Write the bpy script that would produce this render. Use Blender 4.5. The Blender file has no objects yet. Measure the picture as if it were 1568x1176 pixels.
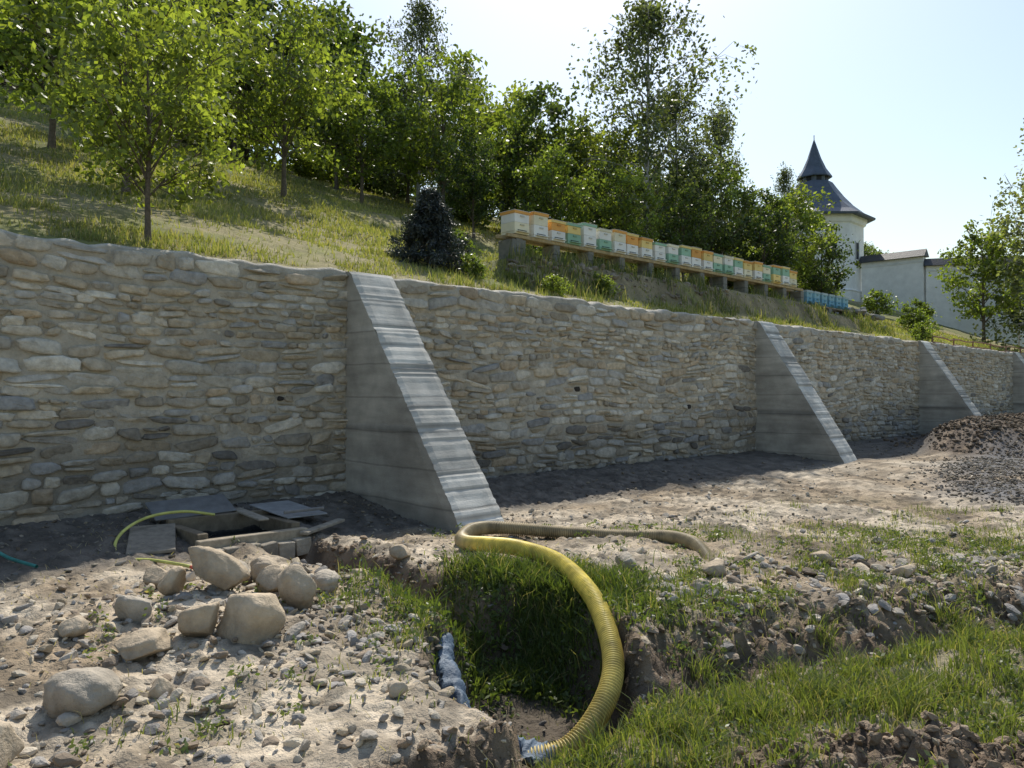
import bpy, bmesh, math, random
import numpy as np
from mathutils import Vector
rng=np.random.default_rng(7); random.seed(7)
scene=bpy.context.scene
# ------------------------------------------------------------------ frames
P0=np.array([-2.66,12.55]); U=np.array([.727,.687]); U/=np.linalg.norm(U); N=np.array([U[1],-U[0]])
def to_st(x,y):
    dx=x-P0[0]; dy=y-P0[1]
    return dx*U[0]+dy*U[1], dx*N[0]+dy*N[1]
def to_xy(s,t):
    return P0[0]+s*U[0]+t*N[0], P0[1]+s*U[1]+t*N[1]
# ------------------------------------------------------------------ noise
def _h(ix,iy,seed):
    n=np.sin(ix*127.1+iy*311.7+seed*74.7)*43758.5453
    return n-np.floor(n)
def vn(x,y,seed=0):
    x=np.asarray(x,float); y=np.asarray(y,float)+0*x
    ix=np.floor(x); iy=np.floor(y); fx=x-ix; fy=y-iy
    fx=fx*fx*(3-2*fx); fy=fy*fy*(3-2*fy)
    a=_h(ix,iy,seed); b=_h(ix+1,iy,seed); c=_h(ix,iy+1,seed); d=_h(ix+1,iy+1,seed)
    return (a*(1-fx)+b*fx)*(1-fy)+(c*(1-fx)+d*fx)*fy
def fbm(x,y,seed=0,o=4):
    r=0;a=.5;t=0
    for i in range(o):
        r=r+a*vn(x*2**i+i*13.7,y*2**i+i*5.1,seed+i); t+=a; a*=.5
    return r/t
def ss(a,b,x):
    t=np.clip((x-a)/(b-a),0,1); return t*t*(3-2*t)
# ------------------------------------------------------------------ mesh builder
class MB:
    def __init__(s): s.v=[];s.lv=[];s.lt=[];s.mi=[];s.c=[];s.n=0
    def add(s,v,faces,mi=0,col=(1,1,1)):
        v=np.asarray(v,float).reshape(-1,3)
        if not isinstance(faces,(list,tuple)) : faces=[faces]
        for f in faces:
            f=np.asarray(f,int)
            if f.size==0: continue
            s.lv.append((f+s.n).ravel()); s.lt.append(np.full(len(f),f.shape[1])); s.mi.append(np.full(len(f),mi) if np.isscalar(mi) else mi)
        col=np.asarray(col,float)
        if col.ndim==1: col=np.tile(col,(len(v),1))
        s.c.append(col); s.v.append(v); s.n+=len(v)
    def mesh(s,name,mats,smooth=True):
        v=np.concatenate(s.v); lv=np.concatenate(s.lv); lt=np.concatenate(s.lt); mi=np.concatenate(s.mi)
        me=bpy.data.meshes.new(name)
        me.vertices.add(len(v)); me.vertices.foreach_set('co',v.ravel().astype(np.float32))
        me.loops.add(len(lv)); me.loops.foreach_set('vertex_index',lv.astype(np.int32))
        me.polygons.add(len(lt)); st=np.concatenate([[0],np.cumsum(lt)[:-1]])
        me.polygons.foreach_set('loop_start',st.astype(np.int32))
        me.polygons.foreach_set('material_index',mi.astype(np.int32))
        me.polygons.foreach_set('use_smooth',np.full(len(lt),bool(smooth)))
        me.update(calc_edges=True)
        ca=me.color_attributes.new('Col','FLOAT_COLOR','POINT')
        c=np.ones((len(v),4),np.float32); c[:,:3]=np.concatenate(s.c)
        ca.data.foreach_set('color',c.ravel())
        for m in mats: me.materials.append(m)
        return me
    def obj(s,name,mats,smooth=True,parent=None):
        o=bpy.data.objects.new(name,s.mesh(name,mats,smooth)); scene.collection.objects.link(o)
        if parent: o.parent=parent
        return o
def inst(name,me,loc,rot=0,sc=1,parent=None):
    o=bpy.data.objects.new(name,me); scene.collection.objects.link(o); o.location=loc; o.rotation_euler=(0,0,rot)
    o.scale=(sc,sc,sc) if np.isscalar(sc) else sc
    if parent: o.parent=parent
    return o
def empty(name,loc=(0,0,0)):
    o=bpy.data.objects.new(name,None); scene.collection.objects.link(o); o.location=loc; return o
def grid_faces(nu,nv,wrap=False):
    i=np.arange(nu-1)[:,None]; j=np.arange(nv if wrap else nv-1)[None,:]; j2=(j+1)%nv
    return np.stack([i*nv+j,(i+1)*nv+j,(i+1)*nv+j2,i*nv+j2],-1).reshape(-1,4)
def tube(pts,rad,ns=6):
    pts=np.asarray(pts,float); rad=np.asarray(rad,float)+np.zeros(len(pts))
    T=np.gradient(pts,axis=0); T/=np.linalg.norm(T,axis=1)[:,None]+1e-9
    ref=np.tile(np.array([[0,0,1.]]),(len(pts),1))
    if np.abs(T[:,2]).max()>.9: ref=np.tile(np.array([[.9,.43,0.]]),(len(pts),1))
    A=np.cross(T,ref); A/=np.linalg.norm(A,axis=1)[:,None]+1e-9; B=np.cross(T,A)
    th=np.linspace(0,2*np.pi,ns,endpoint=False)
    v=pts[:,None]+rad[:,None,None]*(np.cos(th)[None,:,None]*A[:,None]+np.sin(th)[None,:,None]*B[:,None])
    return v.reshape(-1,3), grid_faces(len(pts),ns,True)
def spline(pts,n):
    pts=np.asarray(pts,float); m=len(pts); P=np.vstack([2*pts[0]-pts[1],pts,2*pts[-1]-pts[-2]])
    out=[]
    for t in np.linspace(0,m-1-1e-6,n):
        i=int(t); f=t-i; a,b,c,d=P[i:i+4]
        out.append(.5*((2*b)+(-a+c)*f+(2*a-5*b+4*c-d)*f*f+(-a+3*b-3*c+d)*f**3))
    return np.array(out)
def box(mb,c,sz,mi=0,col=(1,1,1),ax=None,bev=0):
    c=np.asarray(c,float); h=np.asarray(sz,float)/2
    ax=np.eye(3) if ax is None else np.asarray(ax,float)
    b=min(bev,h.min()*.6)
    vs=[];
    if b<=0:
        for sx in(-1,1):
            for sy in(-1,1):
                for sz_ in(-1,1): vs.append([sx*h[0],sy*h[1],sz_*h[2]])
        f=[[0,1,3,2],[4,6,7,5],[0,4,5,1],[2,3,7,6],[0,2,6,4],[1,5,7,3]]
        mb.add(c+np.array(vs)@ax,np.array(f),mi,col); return
    bm=bmesh.new(); bmesh.ops.create_cube(bm,size=1)
    for v in bm.verts: v.co=Vector((v.co.x*2*h[0],v.co.y*2*h[1],v.co.z*2*h[2]))
    bmesh.ops.bevel(bm,geom=bm.edges[:],offset=b,segments=1,affect='EDGES')
    bm.verts.ensure_lookup_table()
    vs=np.array([v.co[:] for v in bm.verts]); q=[[v.index for v in f.verts] for f in bm.faces]
    mb.add(c+vs@ax,[np.array([f for f in q if len(f)==k]) for k in (3,4) if any(len(f)==k for f in q)],mi,col); bm.free()
WAX=np.array([[U[0],U[1],0],[N[0],N[1],0],[0,0,1]])
# ------------------------------------------------------------------ materials
def nt(m): m.use_nodes=True; t=m.node_tree; t.nodes.clear(); return t
def mat_col(name,rough=.85,nscale=8,namt=.35,bscale=30,bstr=.3,bdist=.02,detail=4,spec=.3,boards=False,bdet=4):
    m=bpy.data.materials.new(name); t=nt(m); n=t.nodes; l=t.links
    out=n.new('ShaderNodeOutputMaterial'); p=n.new('ShaderNodeBsdfPrincipled'); l.new(p.outputs[0],out.inputs[0])
    p.inputs['Roughness'].default_value=rough; p.inputs['Specular IOR Level'].default_value=spec
    tc=n.new('ShaderNodeTexCoord'); a=n.new('ShaderNodeAttribute'); a.attribute_name='Col'
    nz=n.new('ShaderNodeTexNoise'); nz.inputs['Scale'].default_value=nscale; nz.inputs['Detail'].default_value=detail; nz.inputs['Roughness'].default_value=.65
    l.new(tc.outputs['Object'],nz.inputs['Vector'])
    mr=n.new('ShaderNodeMapRange'); mr.inputs[1].default_value=.25; mr.inputs[2].default_value=.75; mr.inputs[3].default_value=1-namt; mr.inputs[4].default_value=1+namt
    l.new(nz.outputs[0],mr.inputs[0])
    mx=n.new('ShaderNodeVectorMath'); mx.operation='SCALE'; l.new(a.outputs['Color'],mx.inputs[0]); l.new(mr.outputs[0],mx.inputs['Scale'])
    colout=mx.outputs[0]; bumpin=None
    if boards:
        wv=n.new('ShaderNodeTexWave'); wv.wave_type='BANDS'; wv.bands_direction='Z'; wv.inputs['Scale'].default_value=.62; wv.inputs['Distortion'].default_value=.35; wv.inputs['Detail'].default_value=2; wv.inputs['Detail Scale'].default_value=2
        l.new(tc.outputs['Object'],wv.inputs['Vector'])
        cr=n.new('ShaderNodeMapRange'); cr.inputs[1].default_value=0; cr.inputs[2].default_value=.012; cr.inputs[3].default_value=.72; cr.inputs[4].default_value=1; l.new(wv.outputs['Fac'],cr.inputs[0])
        m2=n.new('ShaderNodeVectorMath'); m2.operation='SCALE'; l.new(colout,m2.inputs[0]); l.new(cr.outputs[0],m2.inputs['Scale'])
        mp=n.new('ShaderNodeMapping'); mp.inputs['Scale'].default_value=(1,1,6); l.new(tc.outputs['Object'],mp.inputs[0])
        st=n.new('ShaderNodeTexNoise'); st.inputs['Scale'].default_value=1.2; st.inputs['Detail'].default_value=4; l.new(mp.outputs[0],st.inputs['Vector'])
        c2=n.new('ShaderNodeMapRange'); c2.inputs[1].default_value=.3; c2.inputs[2].default_value=.7; c2.inputs[3].default_value=.80; c2.inputs[4].default_value=1.1; l.new(st.outputs[0],c2.inputs[0])
        m3=n.new('ShaderNodeVectorMath'); m3.operation='SCALE'; l.new(m2.outputs[0],m3.inputs[0]); l.new(c2.outputs[0],m3.inputs['Scale']); colout=m3.outputs[0]; bumpin=cr.outputs[0]
    l.new(colout,p.inputs['Base Color'])
    if bstr>0:
        b=n.new('ShaderNodeTexNoise'); b.inputs['Scale'].default_value=bscale; b.inputs['Detail'].default_value=bdet; b.inputs['Roughness'].default_value=.7
        l.new(tc.outputs['Object'],b.inputs['Vector'])
        bp=n.new('ShaderNodeBump'); bp.inputs['Strength'].default_value=bstr; bp.inputs['Distance'].default_value=bdist
        l.new(b.outputs[0],bp.inputs['Height'])
        if bumpin is not None:
            b2=n.new('ShaderNodeBump'); b2.inputs['Strength'].default_value=.4; b2.inputs['Distance'].default_value=.01; l.new(bumpin,b2.inputs['Height']); l.new(bp.outputs[0],b2.inputs['Normal']); bp=b2
        l.new(bp.outputs[0],p.inputs['Normal'])
    return m
def mat_leaf(name,trans=.45,tcol=(1.5,1.75,.5)):
    m=bpy.data.materials.new(name); t=nt(m); n=t.nodes; l=t.links
    out=n.new('ShaderNodeOutputMaterial'); a=n.new('ShaderNodeAttribute'); a.attribute_name='Col'
    oi=n.new('ShaderNodeObjectInfo'); hs=n.new('ShaderNodeHueSaturation')
    mr=n.new('ShaderNodeMapRange'); mr.inputs[3].default_value=.70; mr.inputs[4].default_value=1.22; l.new(oi.outputs['Random'],mr.inputs[0])
    mh=n.new('ShaderNodeMapRange'); mh.inputs[3].default_value=.512; mh.inputs[4].default_value=.482; l.new(oi.outputs['Random'],mh.inputs[0])
    hs.inputs['Saturation'].default_value=.94
    l.new(mh.outputs[0],hs.inputs['Hue']); l.new(mr.outputs[0],hs.inputs['Value']); l.new(a.outputs['Color'],hs.inputs['Color'])
    d=n.new('ShaderNodeBsdfPrincipled'); d.inputs['Roughness'].default_value=.45; d.inputs['Specular IOR Level'].default_value=.4; l.new(hs.outputs[0],d.inputs['Base Color'])
    tm=n.new('ShaderNodeVectorMath'); tm.operation='MULTIPLY'; tm.inputs[1].default_value=tcol; l.new(hs.outputs[0],tm.inputs[0])
    tr=n.new('ShaderNodeBsdfTranslucent'); l.new(tm.outputs[0],tr.inputs[0])
    mx=n.new('ShaderNodeMixShader'); mx.inputs[0].default_value=trans; l.new(d.outputs[0],mx.inputs[1]); l.new(tr.outputs[0],mx.inputs[2]); l.new(mx.outputs[0],out.inputs[0])
    return m
M_soil=mat_col('soil',.95,5,.32,20,.8,.05,5)
M_stone=mat_col('field_stone',.85,9,.34,20,.75,.045,5,bdet=5)
M_mortar=mat_col('mortar',.95,5,.30,22,.8,.05,5,bdet=5)
M_rock=mat_col('rock',.85,7,.3,22,.6,.04)
M_conc=mat_col('concrete',.9,2.5,.22,40,.45,.02,boards=True)
M_plain=mat_col('painted',.7,2,.10,40,0,.01,2,bdet=2)
M_roof=mat_col('roof_tile',.55,3,.2,12,.3,.05,2,bdet=2)
M_metal=mat_col('sheet_metal',.5,6,.35,20,.2,.01,spec=.5)
M_wood=mat_col('old_timber',.85,10,.35,40,.4,.01)
M_bark=mat_col('bark',.9,18,.4,40,.6,.02,2,bdet=2)
M_hose=mat_col('pvc_hose',.5,9,.38,60,.08,.005,spec=.35)
M_plastic=mat_col('plastic_sheet',.6,8,.3,18,.5,.03,spec=.3)
M_leaf=mat_leaf('leaf',.5,(1.95,1.95,.6)); M_blade=mat_leaf('grass_blade',.42,(1.45,1.5,.55)); M_needle=mat_leaf('needle',.1)
# ------------------------------------------------------------------ terrain functions
BX=[-3,-1.2,-.85,-.45,0,.2,.9,2.3,5,10,20]; BY=[1,3.3,3.75,4.25,4.55,5.6,6.2,6.8,7.8,9.6,13]
def bank_d(x,y): return np.interp(x,BX,BY)+.22*(fbm(x*1.3,y*1.3,31,3)-.5)*2*(ss(.3,1.2,x)+.4)+.12*(fbm(x*4,y*4,33,3)-.5)*2-y
def segd(x,y,pts):
    r=np.full(np.shape(x),1e9)
    for (ax,ay),(bx,by) in zip(pts[:-1],pts[1:]):
        vx,vy=bx-ax,by-ay; q=np.clip(((x-ax)*vx+(y-ay)*vy)/(vx*vx+vy*vy),0,1)
        r=np.minimum(r,np.hypot(x-ax-q*vx,y-ay-q*vy))
    return r
TR=[(-2.9,9.6),(-1.95,8.8),(-1.1,7.9),(-.5,7.0)]
HS,HT=-2.5,1.55
def pit_e(x,y):
    w=1+.28*(fbm(x*1.5,y*1.5,77,3)-.5)*2
    return (((x-.14)/.82)**2+((y-6.0)/1.28)**2)*w
def moundm(x,y,a=1.0,b=.42): return np.exp(-np.abs((x-2.2)/(a*1.05))**3-((y-4.3)/b)**2)
def gz_base(x,y):
    s,t=to_st(x,y)
    z=-.25*ss(0,2.6,t)-.05*ss(2.6,6,t)
    z=z+.10*(fbm(x*.45,y*.45,3,3)-.5)*2*ss(.2,2,t)
    z=z+(.95+.6*(fbm(s*.5,t*.7,35,3)-.5))*ss(18.8,21.2,s)*(1-ss(33,37,s))*np.exp(-np.abs((t-3.0)/1.55)**3)
    d=bank_d(x,y); sw=ss(.6,1.6,x)
    L=ss(-.1-.22*sw,.22+.25*sw,d)
    z=z-.29*L
    z=z-.13*np.exp(-((d-.5)/.26)**2)*sw
    z=z-.08*np.exp(-((x-.3)/.9)**2-((y-4.6)/.5)**2)
    cl=fbm(x*5,y*5,9,4)
    z=z+(.22+.36*(cl-.5))*moundm(x,y)
    z=z+.10*np.exp(-((x-4.2)/1.6)**2-((y-6.2)/.6)**2)
    e=pit_e(x,y); m=1-ss(.42,1.12,e)
    z=z*(1-m)+(-1.05)*m
    z=z+.12*np.exp(-((x-.1)/.9)**2-((y-7.75)/.35)**2)
    q=segd(x,y,TR); z=z-.40*(1-ss(.1,.36,q))+.08*np.exp(-((q-.55)/.2)**2)
    z=z+.13*np.exp(-((x+2.5)/1.0)**2-((y-6.7)/.9)**2)
    hs=np.maximum(np.abs(s-HS)/.50,np.abs(t-HT)/.42); z=z-.65*(1-ss(.92,1.1,hs))
    return z
def gz(x,y):
    s,t=to_st(x,y)
    dk=np.clip(1-np.abs(bank_d(x,y)-.1)/.55,0,1)*1.2+moundm(x,y,1.15,.55)
    z=gz_base(x,y)
    fade=1/(1+np.maximum(np.hypot(x,y)-14,0)*.05)
    z=z+.06*(fbm(x*2.3,y*2.3,5,3)-.5)*2*fade
    c=fbm(x*9,y*9,6,4); z=z+(.035+.07*np.clip(dk,0,1))*(np.abs(c-.5)*4-.5)*fade
    return z
def green(x,y):
    d=bank_d(x,y); n=fbm(x*1.1,y*1.1,41,4); n2=fbm(x*3.3,y*3.3,47,3)
    L=ss(.25,.8,d)*ss(-.35,.15,x)
    g=L*(1-1.2*np.clip(moundm(x,y,1.05,.42)*ss(.35,.55,n2+.08),0,.85))*ss(.32,.56,.55*n+.45*n2+.06)
    top=np.exp(-((d+.8)/.9)**2)*ss(.8,1.6,x)*ss(.45,.62,.5*n+.5*n2+.03)
    g=np.maximum(g,.85*top)
    for cx,cy,rx,ry,a in [(.1,7.6,.95,.5,1.2),(1.3,6.75,.5,.4,1.0),(-.8,6.5,.35,.6,.75),(-1.2,7.0,.35,.45,.5),(2.0,6.9,.4,.3,.7),(-.9,5.2,.5,.3,.22),(2.6,10.2,1.0,.4,.35),(6,9.8,2.2,1.0,.6),(-1.9,4.6,.4,.3,.2),(.3,7.0,.6,.4,.6)]:
        g=np.maximum(g,a*np.exp(-((x-cx)/rx)**2-((y-cy)/ry)**2)*ss(.36,.56,n2+.12))
    s,t=to_st(x,y)
    g=np.maximum(g,.22*ss(.55,.7,n)*ss(3.5,5,t)*ss(-2,2,x))
    return np.clip(g,0,1)
def hz(s,p):
    k=np.interp(s,[-20,0,10,30],[.42,.41,.37,.35])
    f=np.where(p<32,p,32+(p-32)*.3)
    z=3.40+k*f+.35*(fbm(s*.18,p*.18,12,4)-.5)*2*ss(1,5,p)+.08*(fbm(s*1.2,p*1.2,14,3)-.5)*2*ss(.5,1.2,p)
    tz=4.74-.26*ss(19,21.5,s)+.05*(fbm(s*2,p*2,15,2)-.5)
    w=ss(1.2,1.95,p)*(1-ss(2.9,4.2,p))*ss(5.0,5.8,s)*(1-ss(24,26,s))
    return z+np.maximum(tz-z,0)*w
def hillz(x,y):
    s,t=to_st(x,y); return hz(s,-t)
def lerp(a,b,f): return np.asarray(a)*(1-f[...,None])+np.asarray(b)*f[...,None]
def gravzone(s,t):
    tt=t-(6.0-(s-14)*.26); return np.clip(2.0*np.exp(-((s-14.5)/5.5)**4-(tt/1.35)**2),0,1)
# ------------------------------------------------------------------ ground sheet
def axis(a,b,step,lo,hi,g=1.09):
    c=list(np.arange(a,b,step)); st=step; x=c[-1]
    while x<hi: st*=g; x+=st; c.append(x)
    st=step; x=c[0]; pre=[]
    while x>lo: st*=g; x-=st; pre.append(x)
    return np.array(pre[::-1]+c)
S=axis(-8,8,.032,-160,350,1.07); T=axis(-.3,9.6,.032,-.31,220)
SS,TT=np.meshgrid(S,T,indexing='ij'); X,Y=to_xy(SS,TT); Z=gz(X,Y)
e=.05; gx=(gz_base(X+e,Y)-gz_base(X-e,Y))/(2*e); gy=(gz_base(X,Y+e)-gz_base(X,Y-e))/(2*e); slope=np.hypot(gx,gy)
n1=fbm(X*.9,Y*.9,51,4); n2=fbm(X*6,Y*6,53,4); n3=fbm(X*2.2,Y*2.2,57,4)
col=lerp((.36,.28,.19),(.58,.49,.37),ss(.3,.64,n1)); col=col*(1-.45*ss(.48,.64,n2))[...,None]*(1-.38*ss(.5,.66,n3))[...,None]
soilc=lerp((.12,.088,.062),(.25,.185,.125),ss(.35,.65,n2))
bankz=np.exp(-((bank_d(X,Y)-.3)/.55)**2)*ss(-1.5,0,X)
mz=ss(18.6,20,SS)*(1-ss(34,38,SS))*np.exp(-np.abs((TT-3.0)/1.9)**3)
dark=np.clip(ss(.25,.8,slope)+1.2*moundm(X,Y,1.2,.6)+1.5*ss(.15,.5,mz)+.7*bankz,0,1)
col=col*(1-dark[...,None])+soilc*dark[...,None]
wd=(1-ss(1.9,2.7,TT+.7*(n3-.5)))*.94  # wall's cast shade painted into the soil colour, together with damp soil
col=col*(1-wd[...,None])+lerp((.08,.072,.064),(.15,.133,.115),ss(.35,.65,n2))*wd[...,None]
pm=(1-ss(.8,1.25,pit_e(X,Y)))[...,None]*.9; col=col*(1-pm)+np.array((.065,.05,.036))*pm  # pit's darkness painted into the colour: shade plus damp soil
gr=gravzone(SS,TT+1.0*(n1-.5))*.92*ss(.25,.45,n1+.1)
col=col*(1-gr[...,None])+np.array((.14,.14,.145))*gr[...,None]
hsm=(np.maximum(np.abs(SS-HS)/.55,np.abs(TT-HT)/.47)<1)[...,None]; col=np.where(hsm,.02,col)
G=green(X,Y)
col=col*(1-.6*G[...,None])+np.array((.12,.115,.05))*(.6*G[...,None])
gf=np.clip(ss(14,22,TT)+ss(40,55,SS)*ss(4,8,TT),0,1); col=col*(1-gf[...,None])+np.array((.10,.14,.04))*gf[...,None]
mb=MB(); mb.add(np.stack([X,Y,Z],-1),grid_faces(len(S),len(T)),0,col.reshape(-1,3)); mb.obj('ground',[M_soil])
S2=axis(-14,45,.2,-160,350,1.08); Pp=np.concatenate([[.18,.2],axis(.45,30,.17,.44,320,1.08)])
A,B=np.meshgrid(S2,Pp,indexing='ij'); Zh=hz(A,B); Zh[:,0]=-1.5
Zh[:,1]=hz(A[:,1],B[:,1])-.1
X,Y=to_xy(A,-B); n1=fbm(A*.5,B*.5,71,4); n2=fbm(A*2.5,B*2.5,73,3)
col=lerp((.16,.17,.055),(.31,.295,.11),ss(.3,.7,n1))
br=ss(.42,.60,.6*n1+.4*n2)*.6
br=np.maximum(br,np.exp(-((B-1.6)/.7)**2)*ss(4.5,6,A)*(1-ss(22,30,A))*ss(.34,.54,n2+.1)*.9)
col=col*(1-br[...,None])+lerp((.16,.125,.08),(.31,.25,.155),ss(.3,.7,n2))*br[...,None]
mb=MB(); mb.add(np.stack([X,Y,Zh],-1),grid_faces(len(S2),len(Pp))[:,::-1],0,col.reshape(-1,3)); mb.obj('hillside',[M_soil])
# ------------------------------------------------------------------ stone wall
def wtop(s): return 3.52+.05*(fbm(s*.8,0*s,81,3)-.5)*2+.035*(vn(s*4,0*s,83)-.5)*2
wall=MB()
sg=np.arange(-22,75,.08)
prof=[(0,-1.2)]+[(0,z) for z in np.arange(-.9,3.4,.09)]+[(0.02,-1),(-.04,-2),(-.25,-3),(-.46,-2),(-.5,-4),(-.5,.5)]
V=[];C=[]
for (t,z) in prof:
    if t==.02: zz=wtop(sg)-.05; tt=.02
    elif z==-2: zz=wtop(sg)+.0; tt=t
    elif z==-3: zz=wtop(sg)+.02; tt=t
    elif z==-4: zz=wtop(sg)-.1; tt=t
    else: zz=np.full_like(sg,z); tt=t
    nn=.03*(fbm(sg*4.1,zz*4.1+t*9,85,3)-.5)*2
    x,y=to_xy(sg,tt+nn); V.append(np.stack([x,y,zz],-1))
    c=lerp((.37,.33,.265),(.55,.505,.425),fbm(sg*1.1,zz*1.4,87,3))
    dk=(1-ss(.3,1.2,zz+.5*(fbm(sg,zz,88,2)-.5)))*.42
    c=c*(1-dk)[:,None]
    if t in(-.04,-.25,-.46): c=c*0+np.array((.52,.48,.41))*(.7+.5*vn(sg*3,0*sg+t,89))[:,None]
    C.append(c)
V=np.stack(V,1); C=np.stack(C,1)
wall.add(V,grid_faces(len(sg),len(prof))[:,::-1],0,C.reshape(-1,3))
cells=[];z=-.5;row=0
while z<3.40:
    h=rng.uniform(.10,.21)
    if z+h>3.34: h=3.48-z
    s=-17+rng.random()*.3
    while s<54:
        Ln=np.clip(h*rng.uniform(1.1,4.2),.14,.66)
        if h>.15 and rng.random()<.32:
            k=rng.uniform(.35,.65); cells.append((s,s+Ln,z,z+h*k,row))
            if rng.random()<.5: cells.append((s,s+Ln,z+h*k,z+h,row))
            else:
                q=s+Ln*rng.uniform(.35,.65); cells.append((s,q,z+h*k,z+h,row)); cells.append((q,s+Ln,z+h*k,z+h,row))
        else: cells.append((s,s+Ln,z,z+h*(1.0 if rng.random()<.85 else 1.15),row))
        s+=Ln
    z+=h; row+=1
cells=np.array(cells); K=16; n=len(cells)
th=np.linspace(0,2*np.pi,K,endpoint=False)+rng.uniform(-.15,.15,(n,K)); ca,sa=np.cos(th),np.sin(th)
ex=rng.uniform(.4,.75,(n,1))
u=np.sign(ca)*np.abs(ca)**ex; v=np.sign(sa)*np.abs(sa)**ex
rr=1+rng.normal(0,.06,(n,K)); u*=rr; v*=rr
wedge=rng.normal(0,.22,(n,1)); v=v*(1+wedge*u*.6); u=u+rng.normal(0,.12,(n,1))*v
sc=(cells[:,0]+cells[:,1])/2; hl=(cells[:,1]-cells[:,0])/2; zc=(cells[:,2]+cells[:,3])/2; hh=(cells[:,3]-cells[:,2])/2
gap=rng.uniform(.003,.024,n); dep=rng.uniform(.012,.068,n)
tilt=rng.normal(0,.07,n); gxx=rng.normal(0,.015,n); gyy=rng.normal(0,.013,n)
holes=[(-1.22,1.9),(9.75,1.36),(5.45,1.33)]
rings=[(1.0,-.03),(.96,.55),(.82,.93),(.42,1.02)]
VV=[]
for r,dd in rings:
    su=u*r*(hl-gap)[:,None]; zz=zc[:,None]+v*r*(hh-gap*.8)[:,None]+tilt[:,None]*su
    s_=sc[:,None]+su
    zz=zz+.12*(vn(s_*.35,zz*.5,91)-.5)*2+.045*(vn(s_*1.3,cells[:,4][:,None]*3.7+0*s_,92)-.5)*2
    zz=np.minimum(zz,wtop(s_)-.02)
    dpt=(dep*dd)[:,None] if dd>0 else np.full((n,K),dd)
    dpt=dpt+(gxx[:,None]*u*r+gyy[:,None]*v*r+rng.normal(0,.004,(n,K)))*(dd>0)
    VV.append(np.stack([P0[0]+s_*U[0]+dpt*N[0],P0[1]+s_*U[1]+dpt*N[1],zz],-1))
ctr=VV[-1].mean(1,keepdims=True)
VV=np.concatenate(VV+[ctr],1)
nv=4*K+1
fq=[]
for r in range(3):
    for k in range(K): fq.append([r*K+k,r*K+(k+1)%K,(r+1)*K+(k+1)%K,(r+1)*K+k])
ft=[[3*K+k,3*K+(k+1)%K,4*K] for k in range(K)]
off=(np.arange(n)*nv)[:,None,None]
FQ=(np.array(fq)[None]+off).reshape(-1,4); FT=(np.array(ft)[None]+off).reshape(-1,3)
pal=np.array([(.52,.445,.335),(.57,.52,.435),(.42,.37,.295),(.48,.455,.41),(.37,.36,.345),(.25,.23,.205),(.53,.43,.31),(.63,.59,.51)])
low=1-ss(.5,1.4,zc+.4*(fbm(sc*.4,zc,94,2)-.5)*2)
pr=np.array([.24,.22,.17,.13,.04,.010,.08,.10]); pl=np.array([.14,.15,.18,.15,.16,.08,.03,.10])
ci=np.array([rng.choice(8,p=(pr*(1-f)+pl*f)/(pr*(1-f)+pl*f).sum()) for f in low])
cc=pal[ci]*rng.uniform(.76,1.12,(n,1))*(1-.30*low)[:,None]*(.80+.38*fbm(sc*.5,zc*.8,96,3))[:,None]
for hs_,hz_ in holes:
    dd_=(sc-hs_)**2+(zc-hz_)**2+(hl>.12)*1.0; k=np.argmin(dd_); cc[k]=(.05,.044,.038)
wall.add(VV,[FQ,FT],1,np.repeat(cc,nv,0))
wall.obj('stone_retaining_wall',[M_mortar,M_stone])
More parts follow.
